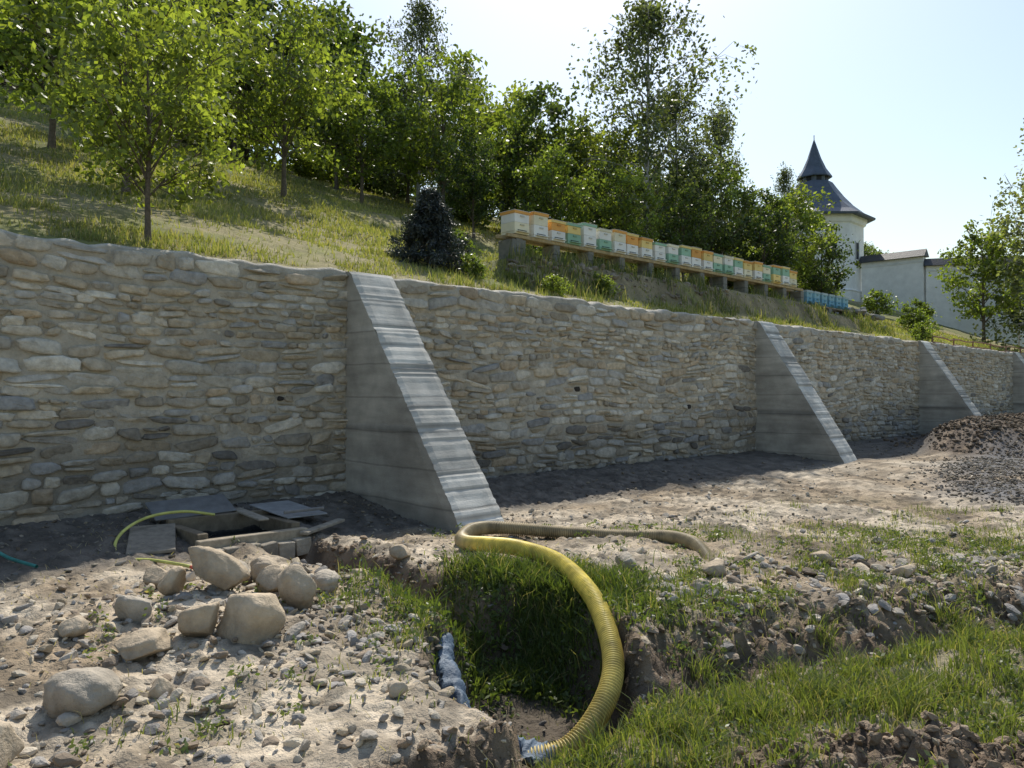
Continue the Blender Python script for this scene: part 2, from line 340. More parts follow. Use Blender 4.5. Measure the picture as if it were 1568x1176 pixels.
# ------------------------------------------------------------------ buttresses
def buttress(s0,L,zb,w=.82):
    mb=MB(); ztop=3.50; nseg=110
    zs=np.linspace(.0,1,nseg)
    outline=[(L+.02,zb-.6),(L,zb)]
    steps=sorted(rng.uniform(.04,.97,11)); sv=rng.uniform(.80,1.12,13); so_=rng.normal(0,.005,13)
    lev=[0,0]
    for i,f in enumerate(zs[1:]):
        t=L+(.16-L)*f; z=zb+(ztop-.03-zb)*f; b=sum(f>q for q in steps); lev.append(b)
        j=so_[b]+.0022*rng.normal()-(.010 if min(abs(f-q) for q in steps)<.006 else 0)
        outline.append((t+j,z+j*.6))
    outline+=[(.10,ztop+.02),(-.02,ztop+.03)]; lev+=[lev[-1]]*2
    outline=np.array(outline); m=len(outline)
    nw=9; verts=[];cols=[]; ej=rng.normal(0,.005,(m,2))
    for k,f in enumerate(np.linspace(0,1,nw)):
        for i,(t,z) in enumerate(outline):
            edge=k in(0,nw-1)
            jj=.008*(vn(z*7,f*5,101+s0)-.5)*2
            x,y=to_xy(s0+f*w+(ej[i,0 if k==0 else 1] if edge else 0),t-(.014 if edge else 0)+jj); verts.append((x,y,z+(.0 if edge else .006)))
            ff=(z-zb)/(ztop-zb); crk=.6 if min(abs(ff-q) for q in steps)<.006 else 1
            g=.52*(.78+.44*float(fbm(np.array(z*3.5),np.array(f*3.0),103,3)))*sv[lev[i]]*crk; cols.append((g,g*.965,g*.87))
    mb.add(verts,grid_faces(nw,m),0,cols)
    for side,f in ((0,0),(1,1)):
        tops=np.array([o for o in outline[1:]])
        nzs=60; zz=np.linspace(zb-.6,ztop+.02,nzs); nx=16; vv=[];cl=[]
        for z in zz:
            tmax=np.interp(z,tops[:,1],tops[:,0]-.014)
            for a in np.linspace(0,1,nx):
                t=-.02+(tmax+.02)*a
                bulge=.022 if z<1.05 else (.008 if z<2.55 else 0)
                bulge*=min(1,(tmax-t)/.05)
                o=-bulge if side==0 else bulge
                x,y=to_xy(s0+f*w+o,t); vv.append((x,y,z))
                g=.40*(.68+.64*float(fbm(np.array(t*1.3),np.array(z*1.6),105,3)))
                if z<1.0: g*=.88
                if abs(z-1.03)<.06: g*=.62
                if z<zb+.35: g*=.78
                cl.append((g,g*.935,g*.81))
        q=grid_faces(nzs,nx)
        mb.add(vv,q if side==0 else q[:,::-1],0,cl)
    return mb.obj('concrete_buttress',[M_conc],False)
buttress(0,2.95,-.32); buttress(12.75,2.6,-.38); buttress(24.7,2.6,-.3); buttress(37,2.6,-.3)
# ------------------------------------------------------------------ rocks
def ico(sub):
    bm=bmesh.new(); bmesh.ops.create_icosphere(bm,subdivisions=sub,radius=1)
    v=np.array([a.co[:] for a in bm.verts]); f=np.array([[a.index for a in q.verts] for q in bm.faces]); bm.free(); return v,f
ICO={k:ico(k) for k in(1,2,3,4)}
def rockshape(sub,cuts=7,c=(.55,.85)):
    v,f=ICO[sub]; v=v.copy()
    for i in range(cuts):
        p=rng.normal(size=3); p/=np.linalg.norm(p); d=v@p-rng.uniform(*c); v=v-np.maximum(d,0)[:,None]*p*.9
    k=rng.normal(size=(3,3))*2.2
    v=v*(1+.06*np.sin(v@k[0]+1)+.05*np.sin(v@k[1]*1.7))[:,None]
    return v,f
def stones(mb,pos,size,cols,sub=1,flat=.6,sink=.3,var=14,rough=0):
    sh=[rockshape(sub,7,(.4,.8)) for _ in range(var)]; f=sh[0][1]; n=len(pos)
    if rough: sh=[(a*(1+rng.normal(0,rough,len(a)))[:,None],b) for a,b in sh]
    base=np.array([s[0] for s in sh])[rng.integers(0,var,n)]
    sc=size[:,None]*np.stack([rng.uniform(.75,1.4,n),rng.uniform(.6,1.1,n),flat*rng.uniform(.7,1.2,n)],-1)*.5
    v=base*sc[:,None]
    a=rng.uniform(0,6.28,n); c_,s_=np.cos(a)[:,None],np.sin(a)[:,None]; tl=rng.normal(0,.3,n)[:,None]
    z=v[...,2]+tl*v[...,0]; x=v[...,0]*c_-v[...,1]*s_; y=v[...,0]*s_+v[...,1]*c_
    v=np.stack([x,y,z],-1)+pos[:,None]; v[...,2]+=(sc[:,2]*(1-2*sink))[:,None]
    nv=base.shape[1]; F=(f[None]+(np.arange(n)*nv)[:,None,None]).reshape(-1,3)
    mb.add(v,F,0,np.repeat(cols,nv,0))
rp=np.array([(.46,.38,.27),(.40,.355,.295),(.33,.305,.275),(.54,.47,.365),(.28,.22,.16)])
def scat(n,xr,yr,dens=None):
    x=rng.uniform(*xr,n); y=rng.uniform(*yr,n)
    s,t=to_st(x,y); ok=(t>.15)
    if dens is not None: ok&=rng.random(n)<dens(x,y)
    return x[ok],y[ok]
mb=MB()
def addst(x,y,lo,hi,sub,pw=2.5,cm=1,**k):
    sz=lo+(hi-lo)*rng.random(len(x))**pw
    s,t=to_st(x,y); wdk=(1-.5*(1-ss(1.9,2.7,t)))*(1-.6*(pit_e(x,y)<1.0))  # painted shade: stones darker in the wall's shadow band and in the pit
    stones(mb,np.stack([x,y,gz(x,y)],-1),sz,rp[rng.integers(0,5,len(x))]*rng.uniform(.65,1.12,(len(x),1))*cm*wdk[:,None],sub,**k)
x,y=scat(11000,(-6,6),(3.2,12),lambda x,y:ss(.25,.65,fbm(x*.8,y*.8,111,3))*(1-.7*green(x,y))*(1-.6*(pit_e(x,y)<.9))); addst(x,y,.015,.07,1)
x,y=scat(1500,(-6,7),(3.4,12),lambda x,y:.15+.85*ss(.42,.66,fbm(x*.7+3,y*.7,112,3))*(1-.6*green(x,y))); addst(x,y,.04,.13,2)
x,y=scat(11000,(0,26),(10,32),lambda x,y:.08+.8*ss(.45,.65,fbm(x*.4,y*.4,113,3))); addst(x,y,.03,.11,1)
x=rng.uniform(1,7,1100); y=np.interp(x,BX,BY)+.7+rng.normal(0,.6,1100); addst(x,y,.04,.18,2)
x=rng.normal(-2.4,.75,420); y=rng.normal(6.5,.95,420); addst(x,y,.05,.17,2)
x=rng.normal(-1.2,.5,380); y=rng.normal(6.0,.9,380); addst(x,y,.03,.12,2)
x,y=scat(500,(-3.8,-.3),(3.6,6.5),lambda x,y:(bank_d(x,y)<0)*1.0); addst(x,y,.03,.13,2)
mb.obj('gravel',[M_rock],False)
mb=MB(); n_=20000; s=rng.uniform(7,22,n_); t=rng.uniform(2.5,10,n_); ok=rng.random(n_)<gravzone(s,t)**1.3; x,y=to_xy(s[ok],t[ok])
addst(x,y,.035,.10,1,1.2,.48); mb.obj('crushed_stone_heap',[M_rock],False)
mb=MB()
x=2.2+rng.uniform(-1.25,1.25,2200); y=rng.normal(4.33,.30,2200)
x2=rng.uniform(.9,6.5,1500); y2=np.interp(x2,BX,BY)+rng.normal(-.15,.3,1500)
x3=rng.uniform(-1.3,.2,600); y3=np.interp(x3,BX,BY)+rng.normal(-.1,.15,600)
q=rng.random(600)*2.4; x4=np.interp(q,[0,1.2,2.4],[-2.6,-1.5,-.6])+rng.normal(0,.2,600); y4=np.interp(q,[0,1.2,2.4],[9.4,8.4,7.1])+rng.normal(.15,.25,600)
s5=rng.uniform(19,33,5500); t5=rng.normal(3.0,.9,5500); x5,y5=to_xy(s5,t5)
for xx,yy,hi in((x,y,.10),(x2,y2,.09),(x3,y3,.09),(x4,y4,.10)):
    sz=.012+(hi-.012)*rng.random(len(xx))**3.0
    stones(mb,np.stack([xx,yy,gz(xx,yy)],-1),sz,np.array((.25,.188,.13))*rng.uniform(.6,1.3,(len(xx),1)),2,.8,.42,rough=.10)
stones(mb,np.stack([x5,y5,gz(x5,y5)],-1),.03+.17*rng.random(5500)**2.8,np.array((.145,.112,.08))*rng.uniform(.6,1.35,(5500,1)),1,.8,.4,rough=.12)
mb.obj('soil_clods',[M_soil],False)
RK=[(-2.0,5.95,.47,.40,0),(-2.55,6.75,.50,.28,.10),(-1.83,6.6,.34,.32,.02),(-2.32,5.85,.27,.30,0),(-2.62,5.6,.40,.17,0),(-2.65,4.8,.46,.24,0),(-2.75,4.12,.34,.3,0),
(-2.3,7.35,.28,.24,.04),(-3.2,7.1,.30,.2,0),(-2.95,6.15,.26,.2,0),(-2.22,4.95,.14,.14,0),(-1.68,7.15,.27,.16,0),(-3.3,5.9,.22,.13,0),(-1.54,7.9,.22,.13,0),(-2.9,6.7,.25,.2,.03),(-2.1,6.9,.3,.24,.03),
(1.2,8.2,.24,.17,0),(2.05,7.95,.28,.14,0),(1.75,7.3,.20,.12,0),(-1.2,8.6,.25,.14,0),(3.3,8.4,.2,.14,0),(-2.75,7.9,.22,.16,0),(4.1,8.2,.25,.14,0),(-.72,4.9,.13,.10,0)]
for (x,y,w,h,lift) in RK:
    v,f=rockshape(4,9,(.52,.84)); v=v*np.array([w/1.78,w/1.78*rng.uniform(.75,.95),h/1.6])
    nr=v/np.linalg.norm(v,axis=1)[:,None]
    for fr,am in ((6,.035),(14,.020),(30,.011)): v=v*(1+am*np.sin(nr@(rng.normal(size=3)*fr)+rng.random()*6)*np.cos(nr@(rng.normal(size=3)*fr)))[:,None]
    a=rng.uniform(-.6,.6); v=np.stack([v[:,0]*math.cos(a)-v[:,1]*math.sin(a),v[:,0]*math.sin(a)+v[:,1]*math.cos(a),v[:,2]+.15*v[:,0]*rng.normal()],-1)
    z=float(gz(np.array(x),np.array(y)))+h*.33+lift
    uptone=np.clip(.85+.35*nr[:,2:3],.6,1.15)  # rock colour lighter on upward faces, darker underneath
    m=MB(); m.add(v,f,0,np.array([(.44,.36,.26),(.39,.34,.27),(.46,.37,.26)][rng.integers(0,3)])*rng.uniform(.85,1.05)*uptone); o=m.obj('rock',[M_rock]); o.location=(x,y,z)
# ------------------------------------------------------------------ hoses
def hose(name,pts,r,colf,n=420,rib=.11,ns=16,per=.024,M=M_hose):
    p=spline(pts,n); L=np.concatenate([[0],np.cumsum(np.linalg.norm(np.diff(p,axis=0),axis=1))])
    nn=int(L[-1]/(per/4)) if rib>0 else n
    q=np.linspace(0,L[-1],nn); p=np.stack([np.interp(q,L,p[:,i]) for i in range(3)],-1)
    rad=r*(1+rib*np.sin(q/per*2*np.pi)) if rib>0 else r
    v,f=tube(p,rad,ns); m=MB(); c=np.array([colf(a/L[-1]) for a in q])
    if rib>0: c=c*(1+.3*np.sin(q/per*2*np.pi))[:,None]
    m.add(v,f,0,np.repeat(c,ns,0)); return m.obj(name,[M])
hp=[(.10,5.50,-.98),(.40,5.52,-.90),(.64,5.72,-.72),(.78,6.05,-.52),(.77,6.55,-.32),(.67,7.1,-.17),(.44,7.7,-.06),(.06,8.2,-.03),(-.28,8.7,-.09),(-.52,9.1,-.15),(-.60,9.4,-.15),(-.48,9.8,-.12),(-.15,10.05,-.14),(.55,10.05,-.19),(1.37,9.9,-.22),(1.9,9.7,-.19),(2.15,9.3,-.20),(2.22,8.9,-.30),(2.2,8.65,-.4)]
def hc(f):
    a=np.array((.66,.51,.09)); b=np.array((.30,.235,.13))
    w=float(np.clip((f-.46)/.06,0,1)); w=max(w,.6*float(np.clip((.24-f)/.2,0,1)))
    d=.66+.58*float(fbm(np.array(f*40),np.array(0.),7,3)); return (a*(1-w)+b*w)*d
hose('yellow_suction_hose',hp,.078,hc)
cz=lambda x,y:float(gz(np.array(x),np.array(y)))
hose('garden_hose',[(-3.75,9.9,.05),(-4.05,9.7,.12),(-4.35,9.45,.10),(-4.5,9.15,.0),(-4.45,8.8,-.12),(-4.2,8.5,-.2),(-3.8,8.3,-.18),(-3.4,8.15,-.2),(-3.25,8.1,cz(-3.25,8.1)+.03)],.018,lambda f:(.5,.50,.14) if f<.97 else (.5,.08,.05),200,0,8)
hose('green_water_pipe',[(-6.5,8.6,-.15),(-5.6,8.25,cz(-5.6,8.25)+.03),(-5.1,8.0,cz(-5.1,8.0)+.03),(-4.75,7.85,cz(-4.75,7.85)+.02)],.018,lambda f:(.05,.22,.2),80,0,8)
p=spline([(-.64,6.5,-.46),(-.52,6.15,-.56),(-.38,5.8,-.74),(-.12,5.55,-.88),(.12,5.48,-.95),(.33,5.5,-.96)],200); v,f=tube(p,.085,24)
v=v+((fbm(v[:,0]*11+v[:,2]*7,v[:,1]*11,121,4)-.5)[:,None]*np.array([.15,.15,.15])); m=MB(); m.add(v,f,0,(.10,.14,.19)); m.obj('blue_plastic_wrapped_pipe',[M_plastic])
# ------------------------------------------------------------------ inspection chamber with lids
m=MB()
def wb(m,s,t,z,sz,mi,col,rz=0,tx=0,ty=0,bev=.008):
    ca,sa=math.cos(rz),math.sin(rz); R=np.array([[ca,sa,0],[-sa,ca,0],[0,0,1]])@WAX
    loc=np.array([[1,0,tx],[0,1,ty],[-tx,-ty,1.]]); loc/=np.linalg.norm(loc,axis=1)[:,None]
    x,y=to_xy(s,t); box(m,(x,y,z),sz,mi,col,loc@R,bev)
g=(.17,.14,.10)
chz=-.10
wb(m,HS,HT+.50,chz-.06,(1.35,.12,.14),0,(.32,.27,.20),.01)
wb(m,HS,HT-.50,chz+.02,(1.3,.10,.22),0,g,0)
for ds in(-.58,.58): wb(m,HS+ds,HT-.01,chz-.02,(.12,.88,.18),0,g,0)
for k in range(6): wb(m,HS-.55+.22*k,HT+.64,chz-.19+.012*rng.normal(),(.20,.14,.20),2,np.array((.33,.29,.23))*rng.uniform(.7,1.1),rng.normal(0,.15),rng.normal(0,.06))
wb(m,HS-.98,HT-.05,chz+.0,(.5,1.0,.04),0,(.24,.21,.17),.35,.02,-.14)
wb(m,HS-.25,HT-.78,chz+.22,(1.0,.50,.02),1,(.14,.145,.15),.05,.03,-.35)
wb(m,HS+.88,HT-.35,chz+.12,(.62,.90,.02),1,(.26,.27,.28),-.12,-.02,-.10)
wb(m,HS+.88,HT+.09,chz+.155,(.62,.03,.04),1,(.20,.2,.2),-.12,-.02,-.10)
wb(m,HS+.30,HT-.28,chz+.125,(.14,1.0,.03),0,(.30,.27,.22),.08,0,-.02)
wb(m,HS+.95,HT+.45,chz-.02,(.9,.12,.04),0,(.28,.25,.2),-.5,.03,0)
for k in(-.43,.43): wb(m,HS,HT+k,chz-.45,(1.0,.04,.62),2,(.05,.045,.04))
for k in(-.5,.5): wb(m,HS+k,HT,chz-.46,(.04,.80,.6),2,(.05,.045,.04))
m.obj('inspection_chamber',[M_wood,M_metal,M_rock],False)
# ------------------------------------------------------------------ beehives
ORG=(.76,.38,.10);WHT=(.82,.81,.77);TEA=(.30,.50,.37);YEL=(.81,.62,.24);BLU=(.16,.36,.50);CRM=(.80,.74,.55)
def hive(s,p,z,w,h,cl,roof):
    m=MB(); b=h*.43
    def bx(ds,dt,zc,sz,col,bev=.006): 
        x,y=to_xy(s+ds,-p+dt); box(m,(x,y,z+zc),sz,0,np.array(col)*rng.uniform(.88,1.03),WAX,bev)
    bx(0,0,.03,(w*.98,w,.06),cl[0]); bx(0,w*.5+.04,.045,(w*.8,.09,.02),cl[0])
    bx(0,0,.062+b/2,(w,w,b),cl[0]); bx(0,0,.066+b*1.5,(w*.985,w*.985,b),cl[1])
    bx(0,0,.095+b*2,(w*1.07,w*1.07,.065),roof); bx(0,0,.131+b*2,(w*1.09,w*1.09,.010),(.5,.5,.46))
    bx(0,w*.5+.004,.085,(w*.6,.012,.02),(.02,.02,.02),0)
    bx(0,w*.5+.012,.062+b*.75,(.12,.025,.03),tuple(np.array(cl[0])*.7),0); bx(0,w*.5+.010,.066+b*1.72,(.12,.025,.03),tuple(np.array(cl[1])*.7),0)
    return m.obj('beehive',[M_plain],False)
pals=[(CRM,WHT,ORG),(WHT,YEL,ORG),(TEA,YEL,TEA),(WHT,TEA,YEL),(WHT,CRM,ORG),(TEA,CRM,TEA),(WHT,WHT,TEA),(CRM,YEL,ORG),(WHT,ORG,YEL),(YEL,TEA,ORG),(TEA,WHT,CRM)]
k=0; s=6.05
while s<19.6:
    c=pals[(k*4+k//3)%11]; hive(s,2.4+rng.normal(0,.02),5.27+rng.normal(0,.008),.48,.50+rng.uniform(-.06,.06),c,c[2]); s+=.60; k+=1
s=20.5
while s<24: hive(s,2.4,4.78,.42,.40,(BLU,(.25,.44,.52)),(.40,.52,.55)); s+=.60
m=MB()
def sb(m,s,p,z,sz,mi,col,bev=.01): x,y=to_xy(s,-p); box(m,(x,y,z),sz,mi,col,WAX,bev)
for dp in(-.17,.17): sb(m,12.8,2.4+dp,5.225,(14.4,.09,.085),0,(.42,.32,.18))
s=5.98
while s<20:
    zg=float(hz(np.array(s),np.array(2.4))); h=5.18-zg+.2; sb(m,s,2.4,5.18-h/2,(.22,.42,h),1,(.22,.21,.185),.015); sb(m,s,2.4,4.95,(.235,.435,.012),1,(.1,.1,.09),0); s+=1.27
sb(m,5.98,2.45,4.85,(.44,.50,.62),1,(.22,.21,.185),.015)
for dp in(-.15,.15): sb(m,22.2,2.4+dp,4.745,(3.8,.08,.06),0,(.3,.25,.2))
for s in(20.5,22.2,23.9): sb(m,s,2.4,4.58,(.24,.42,.26),1,(.25,.24,.22),.015)
m.obj('beehive_stand',[M_wood,M_rock],False)
m=MB(); n_=260; s=5.3+9*rng.random(n_)**1.6; p=rng.uniform(1.35,1.95,n_); x,y=to_xy(s,-p); z=hz(s,p)-.04
stones(m,np.stack([x,y,z],-1),.06+.20*rng.random(n_)**1.5,np.array((.25,.21,.16))*rng.uniform(.6,1.3,(n_,1)),2,.6)
m.obj('bank_stones',[M_rock],False)
m=MB(); n_=90; s=rng.normal(25.6,.8,n_); p=rng.normal(2.8,.4,n_); x,y=to_xy(s,-p); stones(m,np.stack([x,y,hz(s,p)+rng.random(n_)*.5],-1),rng.uniform(.2,.5,n_),np.array((.27,.26,.24))*rng.uniform(.7,1.3,(n_,1)),2,.7); m.obj('stone_heap',[M_rock],False)
m=MB()
for zo in(.28,.05):
    s=np.linspace(27,46,30); x,y=to_xy(s,-.25+0*s); v,f=tube(np.stack([x,y,wtop(s)+zo+.02*np.sin(s)],-1),.028,8); m.add(v,f,0,(.24,.10,.06))
for s in np.arange(27,46.1,2.5):
    x,y=to_xy(s,-.25); v,f=tube([(x,y,3.3),(x,y,3.85)],.03,8); m.add(v,f,0,(.22,.1,.07))
m.obj('pipe_railing',[M_metal])
# ------------------------------------------------------------------ monastery tower and precinct wall
tw=empty('church_tower',(23.2,60,0))
def lathe(m,prof,ns,mi,col,rot=0):
    th=np.linspace(0,2*np.pi,ns,endpoint=False)+rot; v=[(r*math.cos(a),r*math.sin(a),z) for r,z in prof for a in th]
    m.add(v,grid_faces(len(prof),ns,True)[:,::-1],mi,col)
r8=math.pi/8
m=MB(); lathe(m,[(3.55,6),(3.55,8.9),(3.62,9.0),(3.45,9.1),(3.45,13.9),(3.6,14.0),(3.7,14.3),(3.7,14.55)],8,0,(.85,.85,.84),r8); m.obj('body',[M_plain],False,tw)
m=MB(); lathe(m,[(3.6,14.5),(4.25,14.42),(4.28,14.56),(3.5,15.0),(2.75,15.65),(2.1,16.4),(1.6,17.1),(1.3,17.55)],8,0,(.085,.105,.14),r8); m.obj('skirt_roof',[M_roof],False,tw)
m=MB(); lathe(m,[(1.02,17.3),(1.02,18.0)],8,0,(.12,.14,.17),r8)
for k in range(8):
    a=k*math.pi/4; box(m,(1.0*math.cos(a)*.95,1.0*math.sin(a)*.95,17.75),(.06,.36,.42),0,(.02,.02,.02),[[math.cos(a),math.sin(a),0],[-math.sin(a),math.cos(a),0],[0,0,1]])
m.obj('lantern',[M_roof],False,tw)
m=MB(); lathe(m,[(1.0,17.98),(1.3,17.95),(1.28,18.05),(.85,18.7),(.5,19.5),(.18,20.5),(.03,20.95),(.03,21.3)],8,0,(.085,.105,.14),r8); m.obj('spire',[M_roof],False,tw)
m=MB()
for k in(5,6,7,0):
    a=k*math.pi/4; ap=3.45*math.cos(r8)
    A=[[math.cos(a),math.sin(a),0],[-math.sin(a),math.cos(a),0],[0,0,1]]
    box(m,(ap*math.cos(a),ap*math.sin(a),12.0),(.05,.5,1.2),0,(.03,.035,.04),A)
    for dy in(-.3,.3): box(m,(ap*math.cos(a)-dy*math.sin(a),ap*math.sin(a)+dy*math.cos(a),12.0),(.12,.08,1.4),0,(.5,.5,.5),A)
m.obj('windows',[M_plain],False,tw)
pw=empty('precinct_wall')
def pseg(x0,y0,x1,y1,zt,nm):
    d=np.array([x1-x0,y1-y0]); L=np.hypot(*d); d/=L; A=[[d[0],d[1],0],[-d[1],d[0],0],[0,0,1]]
    cx,cy=(x0+x1)/2,(y0+y1)/2
    m=MB(); box(m,(cx,cy,zt-3.2),(L,.5,6.4),0,(.85,.835,.80),A); box(m,(cx,cy,zt-.35),(L+.02,.56,.12),0,(.75,.74,.71),A); m.obj('wall_'+nm,[M_plain],False,pw)
    m=MB(); h=.55; w=.55
    v=[(-L/2-.15,-w,0),(L/2+.15,-w,0),(L/2+.15,w,0),(-L/2-.15,w,0),(-L/2-.15,0,h),(L/2+.15,0,h)]
    v=[(cx+a*d[0]-b*d[1],cy+a*d[1]+b*d[0],zt+c) for a,b,c in v]
    m.add(v,[np.array([[0,1,5,4],[3,4,5,2],[0,3,2,1]]),np.array([[0,4,3],[1,2,5]])],0,(.06,.06,.065)); m.obj('coping_'+nm,[M_roof],False,pw)
pseg(26.0,58,29.0,55,11.1,'a'); pseg(29.05,55,34.5,53.5,10.4,'b'); pseg(34.6,53.5,46,52,9.2,'c')
# ------------------------------------------------------------------ trees
def leaves(mb,c,size,col,mi=1,asp=.5,hang=0):
    n=len(c); a=rng.normal(size=(n,3)); a[:,2]-=hang; a/=np.linalg.norm(a,axis=1)[:,None]
    b=rng.normal(size=(n,3)); b-= (b*a).sum(1)[:,None]*a; b/=np.linalg.norm(b,axis=1)[:,None]
    sz=size*rng.uniform(.65,1.25,n)[:,None]
    v=np.stack([c-a*sz*.5,c+b*sz*asp*.5,c+a*sz*.5,c-b*sz*asp*.5],1)
    mb.add(v,np.arange(n*4).reshape(-1,4),mi,np.repeat(col,4,0))
def tree_mesh(name,H,R,base,nl,nsub,npc,leaf,seed,lc,tr,bark,kind='round',sig=.16,hang=.3,lean=.06):
    r=np.random.default_rng(seed); mb=MB()
    k=np.linspace(0,1,10); wx=np.cumsum(r.normal(0,lean,10))*.12*H*.35; wy=np.cumsum(r.normal(0,lean,10))*.12*H*.35; wx-=wx[0];wy-=wy[0]
    tp=np.stack([wx,wy,k*H*(.95 if kind!='round' else .80)],-1); rad=tr*(1-k)**.75*1.0+.008; rad[0]*=1.35
    bc=np.array(bark); v,f=tube(tp,rad,8); mb.add(v,f,0,bc)
    cen=[];cb=[]
    for i in range(nl):
        q=(i+.5)/nl; az=i*2.4+r.normal(0,.35); dens=1
        if kind=='round':
            zz=1-2*q; rh=math.sqrt(1-zz*zz); zz=-zz
            cr=r.uniform(.5,1.12) if i%3 else r.uniform(.85,1.3)
            cenz=H*(base+1)/2; hv=H*(1-base)/2
            tgt=np.array([math.cos(az)*rh*R*cr+wx[6],math.sin(az)*rh*R*cr+wy[6],cenz+zz*hv*min(cr,1.0)*.95])
            hd=np.hypot(tgt[0],tgt[1]); z0=np.clip(tgt[2]-.75*hd-.12*H*r.random(),base*H*.85,.78*H)
            z0=min(z0,tgt[2]) if tgt[2]>base*H else base*H
            c0=np.array([np.interp(z0,tp[:,2],tp[:,0]),np.interp(z0,tp[:,2],tp[:,1]),z0]); hf=z0/H
            t=np.linspace(0,1,6)[:,None]; L=np.linalg.norm(tgt-c0); d=(tgt-c0)/(L+1e-6)
            pts=c0+(tgt-c0)*t+np.array([0,0,1])*(.12*L*np.sin(t*np.pi))+r.normal(0,.025*L,(6,3))*t
            sl=R*.38
        else:
            hf=base+(.97-base)*q**(.9 if kind=='con' else 1.0)
            c0=np.array([np.interp(hf,k,tp[:,j]) for j in range(3)])
            pr=(.45+.75*math.sin(math.pi*min(1,q*.78+.14)))*(1-q**4*.55) if kind=='birch' else (1-q)*.95+.08
            el={'birch':.45+.75*q,'con':-.05+.3*q}[kind]+r.normal(0,.15)
            if kind=='birch': dens=.70+.45*(1-q)
            L=R*pr*r.uniform(.5,1.3); d=np.array([math.cos(az)*math.cos(el),math.sin(az)*math.cos(el),math.sin(el)])
            t=np.linspace(0,1,6)[:,None]; pts=c0+d*L*t+np.array([0,0,1])*(-.22*L*t**2 if kind!='birch' else -.35*L*t**2.2)+r.normal(0,.03*L,(6,3))*t
            sl=L*.35
        lr=max(.01,tr*.40*(1-hf*.7)); v,f=tube(pts,np.linspace(lr,.006,6),5); mb.add(v,f,0,bc*.9)
        for j in range(nsub):
            tt=r.uniform(.35,1.0); p0=np.array([np.interp(tt,t[:,0],pts[:,a]) for a in range(3)])
            dd=d*.6+r.normal(0,.6,3); dd/=np.linalg.norm(dd); l2=sl*r.uniform(.6,1.3)
            e=p0+dd*l2; m2=(p0+e)/2+r.normal(0,.04*L,3)
            if kind=='birch': e[2]-=l2*.7
            v,f=tube([p0,m2,e],[lr*.35+.003,.006,.003],4); mb.add(v,f,0,bc*.8)
            br=r.uniform(.55,1.3)
            for a in (p0*.3+e*.7,e,m2):
                m_=int(npc*r.uniform(.4,1.4)*dens); s3=np.array([sig,sig,sig*.75])*R*r.uniform(.4,1.2)
                if kind=='birch':
                    st=r.integers(2,5)
                    for _ in range(st):
                        hx=a+r.normal(0,sig*R*.6,3); ln=r.uniform(.3,1.0)*R*.42; uu=r.random(max(2,m_//st)); c=hx+np.stack([r.normal(0,.035*R,len(uu)),r.normal(0,.035*R,len(uu)),-uu*ln],-1)
                        cen.append(c); cb.append(np.full(len(c),br*r.uniform(.8,1.2)))
                else:
                    c=a+r.normal(0,1,(m_,3))*s3; cen.append(c); cb.append(np.full(m_,br))
    c=np.concatenate(cen); b=np.concatenate(cb)*r.uniform(.75,1.25,len(c))
    w=r.random(len(c))[:,None]; colr=(np.array(lc[0])*(1-w)+np.array(lc[1])*w)*b[:,None]
    leaves(mb,c,leaf,colr,1,.58 if kind!='con' else .25,hang)
    return mb.mesh(name,[M_bark,M_leaf if kind!='con' else M_needle],True)
GR=((.11,.16,.035),(.175,.225,.05)); GD=((.055,.09,.03),(.10,.14,.045)); GB=((.085,.11,.06),(.13,.155,.085)); GN=((.028,.04,.042),(.05,.06,.058))
BK=(.13,.105,.08)
orch=[tree_mesh('orchard%d'%i,4.0,1.5,.25,26,6,13,.14,200+i,GR,.05,BK,sig=.115) for i in range(3)]
wood=[tree_mesh('woodland%d'%i,8.0,2.3,.17,26,6,9,.30,300+i,GD,.10,BK,sig=.12) for i in range(3)]
mid=[tree_mesh('broadleaf%d'%i,6.0,1.8,.18,24,6,12,.20,400+i,GR if i%2 else GD,.075,BK,sig=.12) for i in range(3)]
birch=[tree_mesh('birch%d'%i,10.0,2.6,.14,40,6,19,.155,500+i,GB,.10,(.42,.40,.37),'birch',.14,.8) for i in range(3)]
bush=tree_mesh('shrub_m',1.6,.9,.02,14,4,14,.15,600,GR,.03,BK,sig=.16)
spr=tree_mesh('spruce_m',1.65,.82,.03,54,8,26,.09,700,GN,.05,(.12,.09,.07),'con',.09,0)
def plant(nm,me,nom,x,y,H,rot=None,wid=1,par=None):
    z=float(hillz(np.array(x),np.array(y)))-.06; k=H/nom
    return inst(nm,me,(x,y,z),rng.uniform(0,6.28) if rot is None else rot,(k*wid,k*wid,k),par)
plant('orchard_tree',orch[0],4,-5.26,11.3,3.4,.5,.95)
plant('orchard_tree',orch[1],4,-7.6,15.4,4.9,1.2,1.05)
plant('orchard_tree',orch[2],4,-6.1,20.9,5.0,2.2,.95)
plant('orchard_tree',orch[0],4,-5.0,26,4.3,3.2,1.05)
plant('orchard_tree',orch[1],4,-2.5,28,5.9,4.0,.95)
plant('orchard_tree',orch[2],4,-10.9,18.5,5.0,4.0,1.05)
plant('orchard_tree',orch[1],4,-11.6,27,5.6,1.0,1.1)
plant('spruce_tree',spr,1.65,-1.75,16.6,1.70,0)
plant('birch_tree',birch[0],10,5.15,30,11.2,1,1.1)
plant('birch_tree',birch[1],10,6.9,33,9.0,2,1)
plant('birch_tree',birch[1],10,9.1,34,8.6,2.6,.9)
plant('birch_tree',birch[2],10,-3.84,32,9.0,3,.85)
plant('birch_tree',birch[0],10,-2.2,36,7.8,4,.8)
plant('birch_tree',birch[2],10,12.9,37,6.6,5,.8)
plant('birch_tree',birch[1],10,29.0,41,14.5,2.5,1.15)
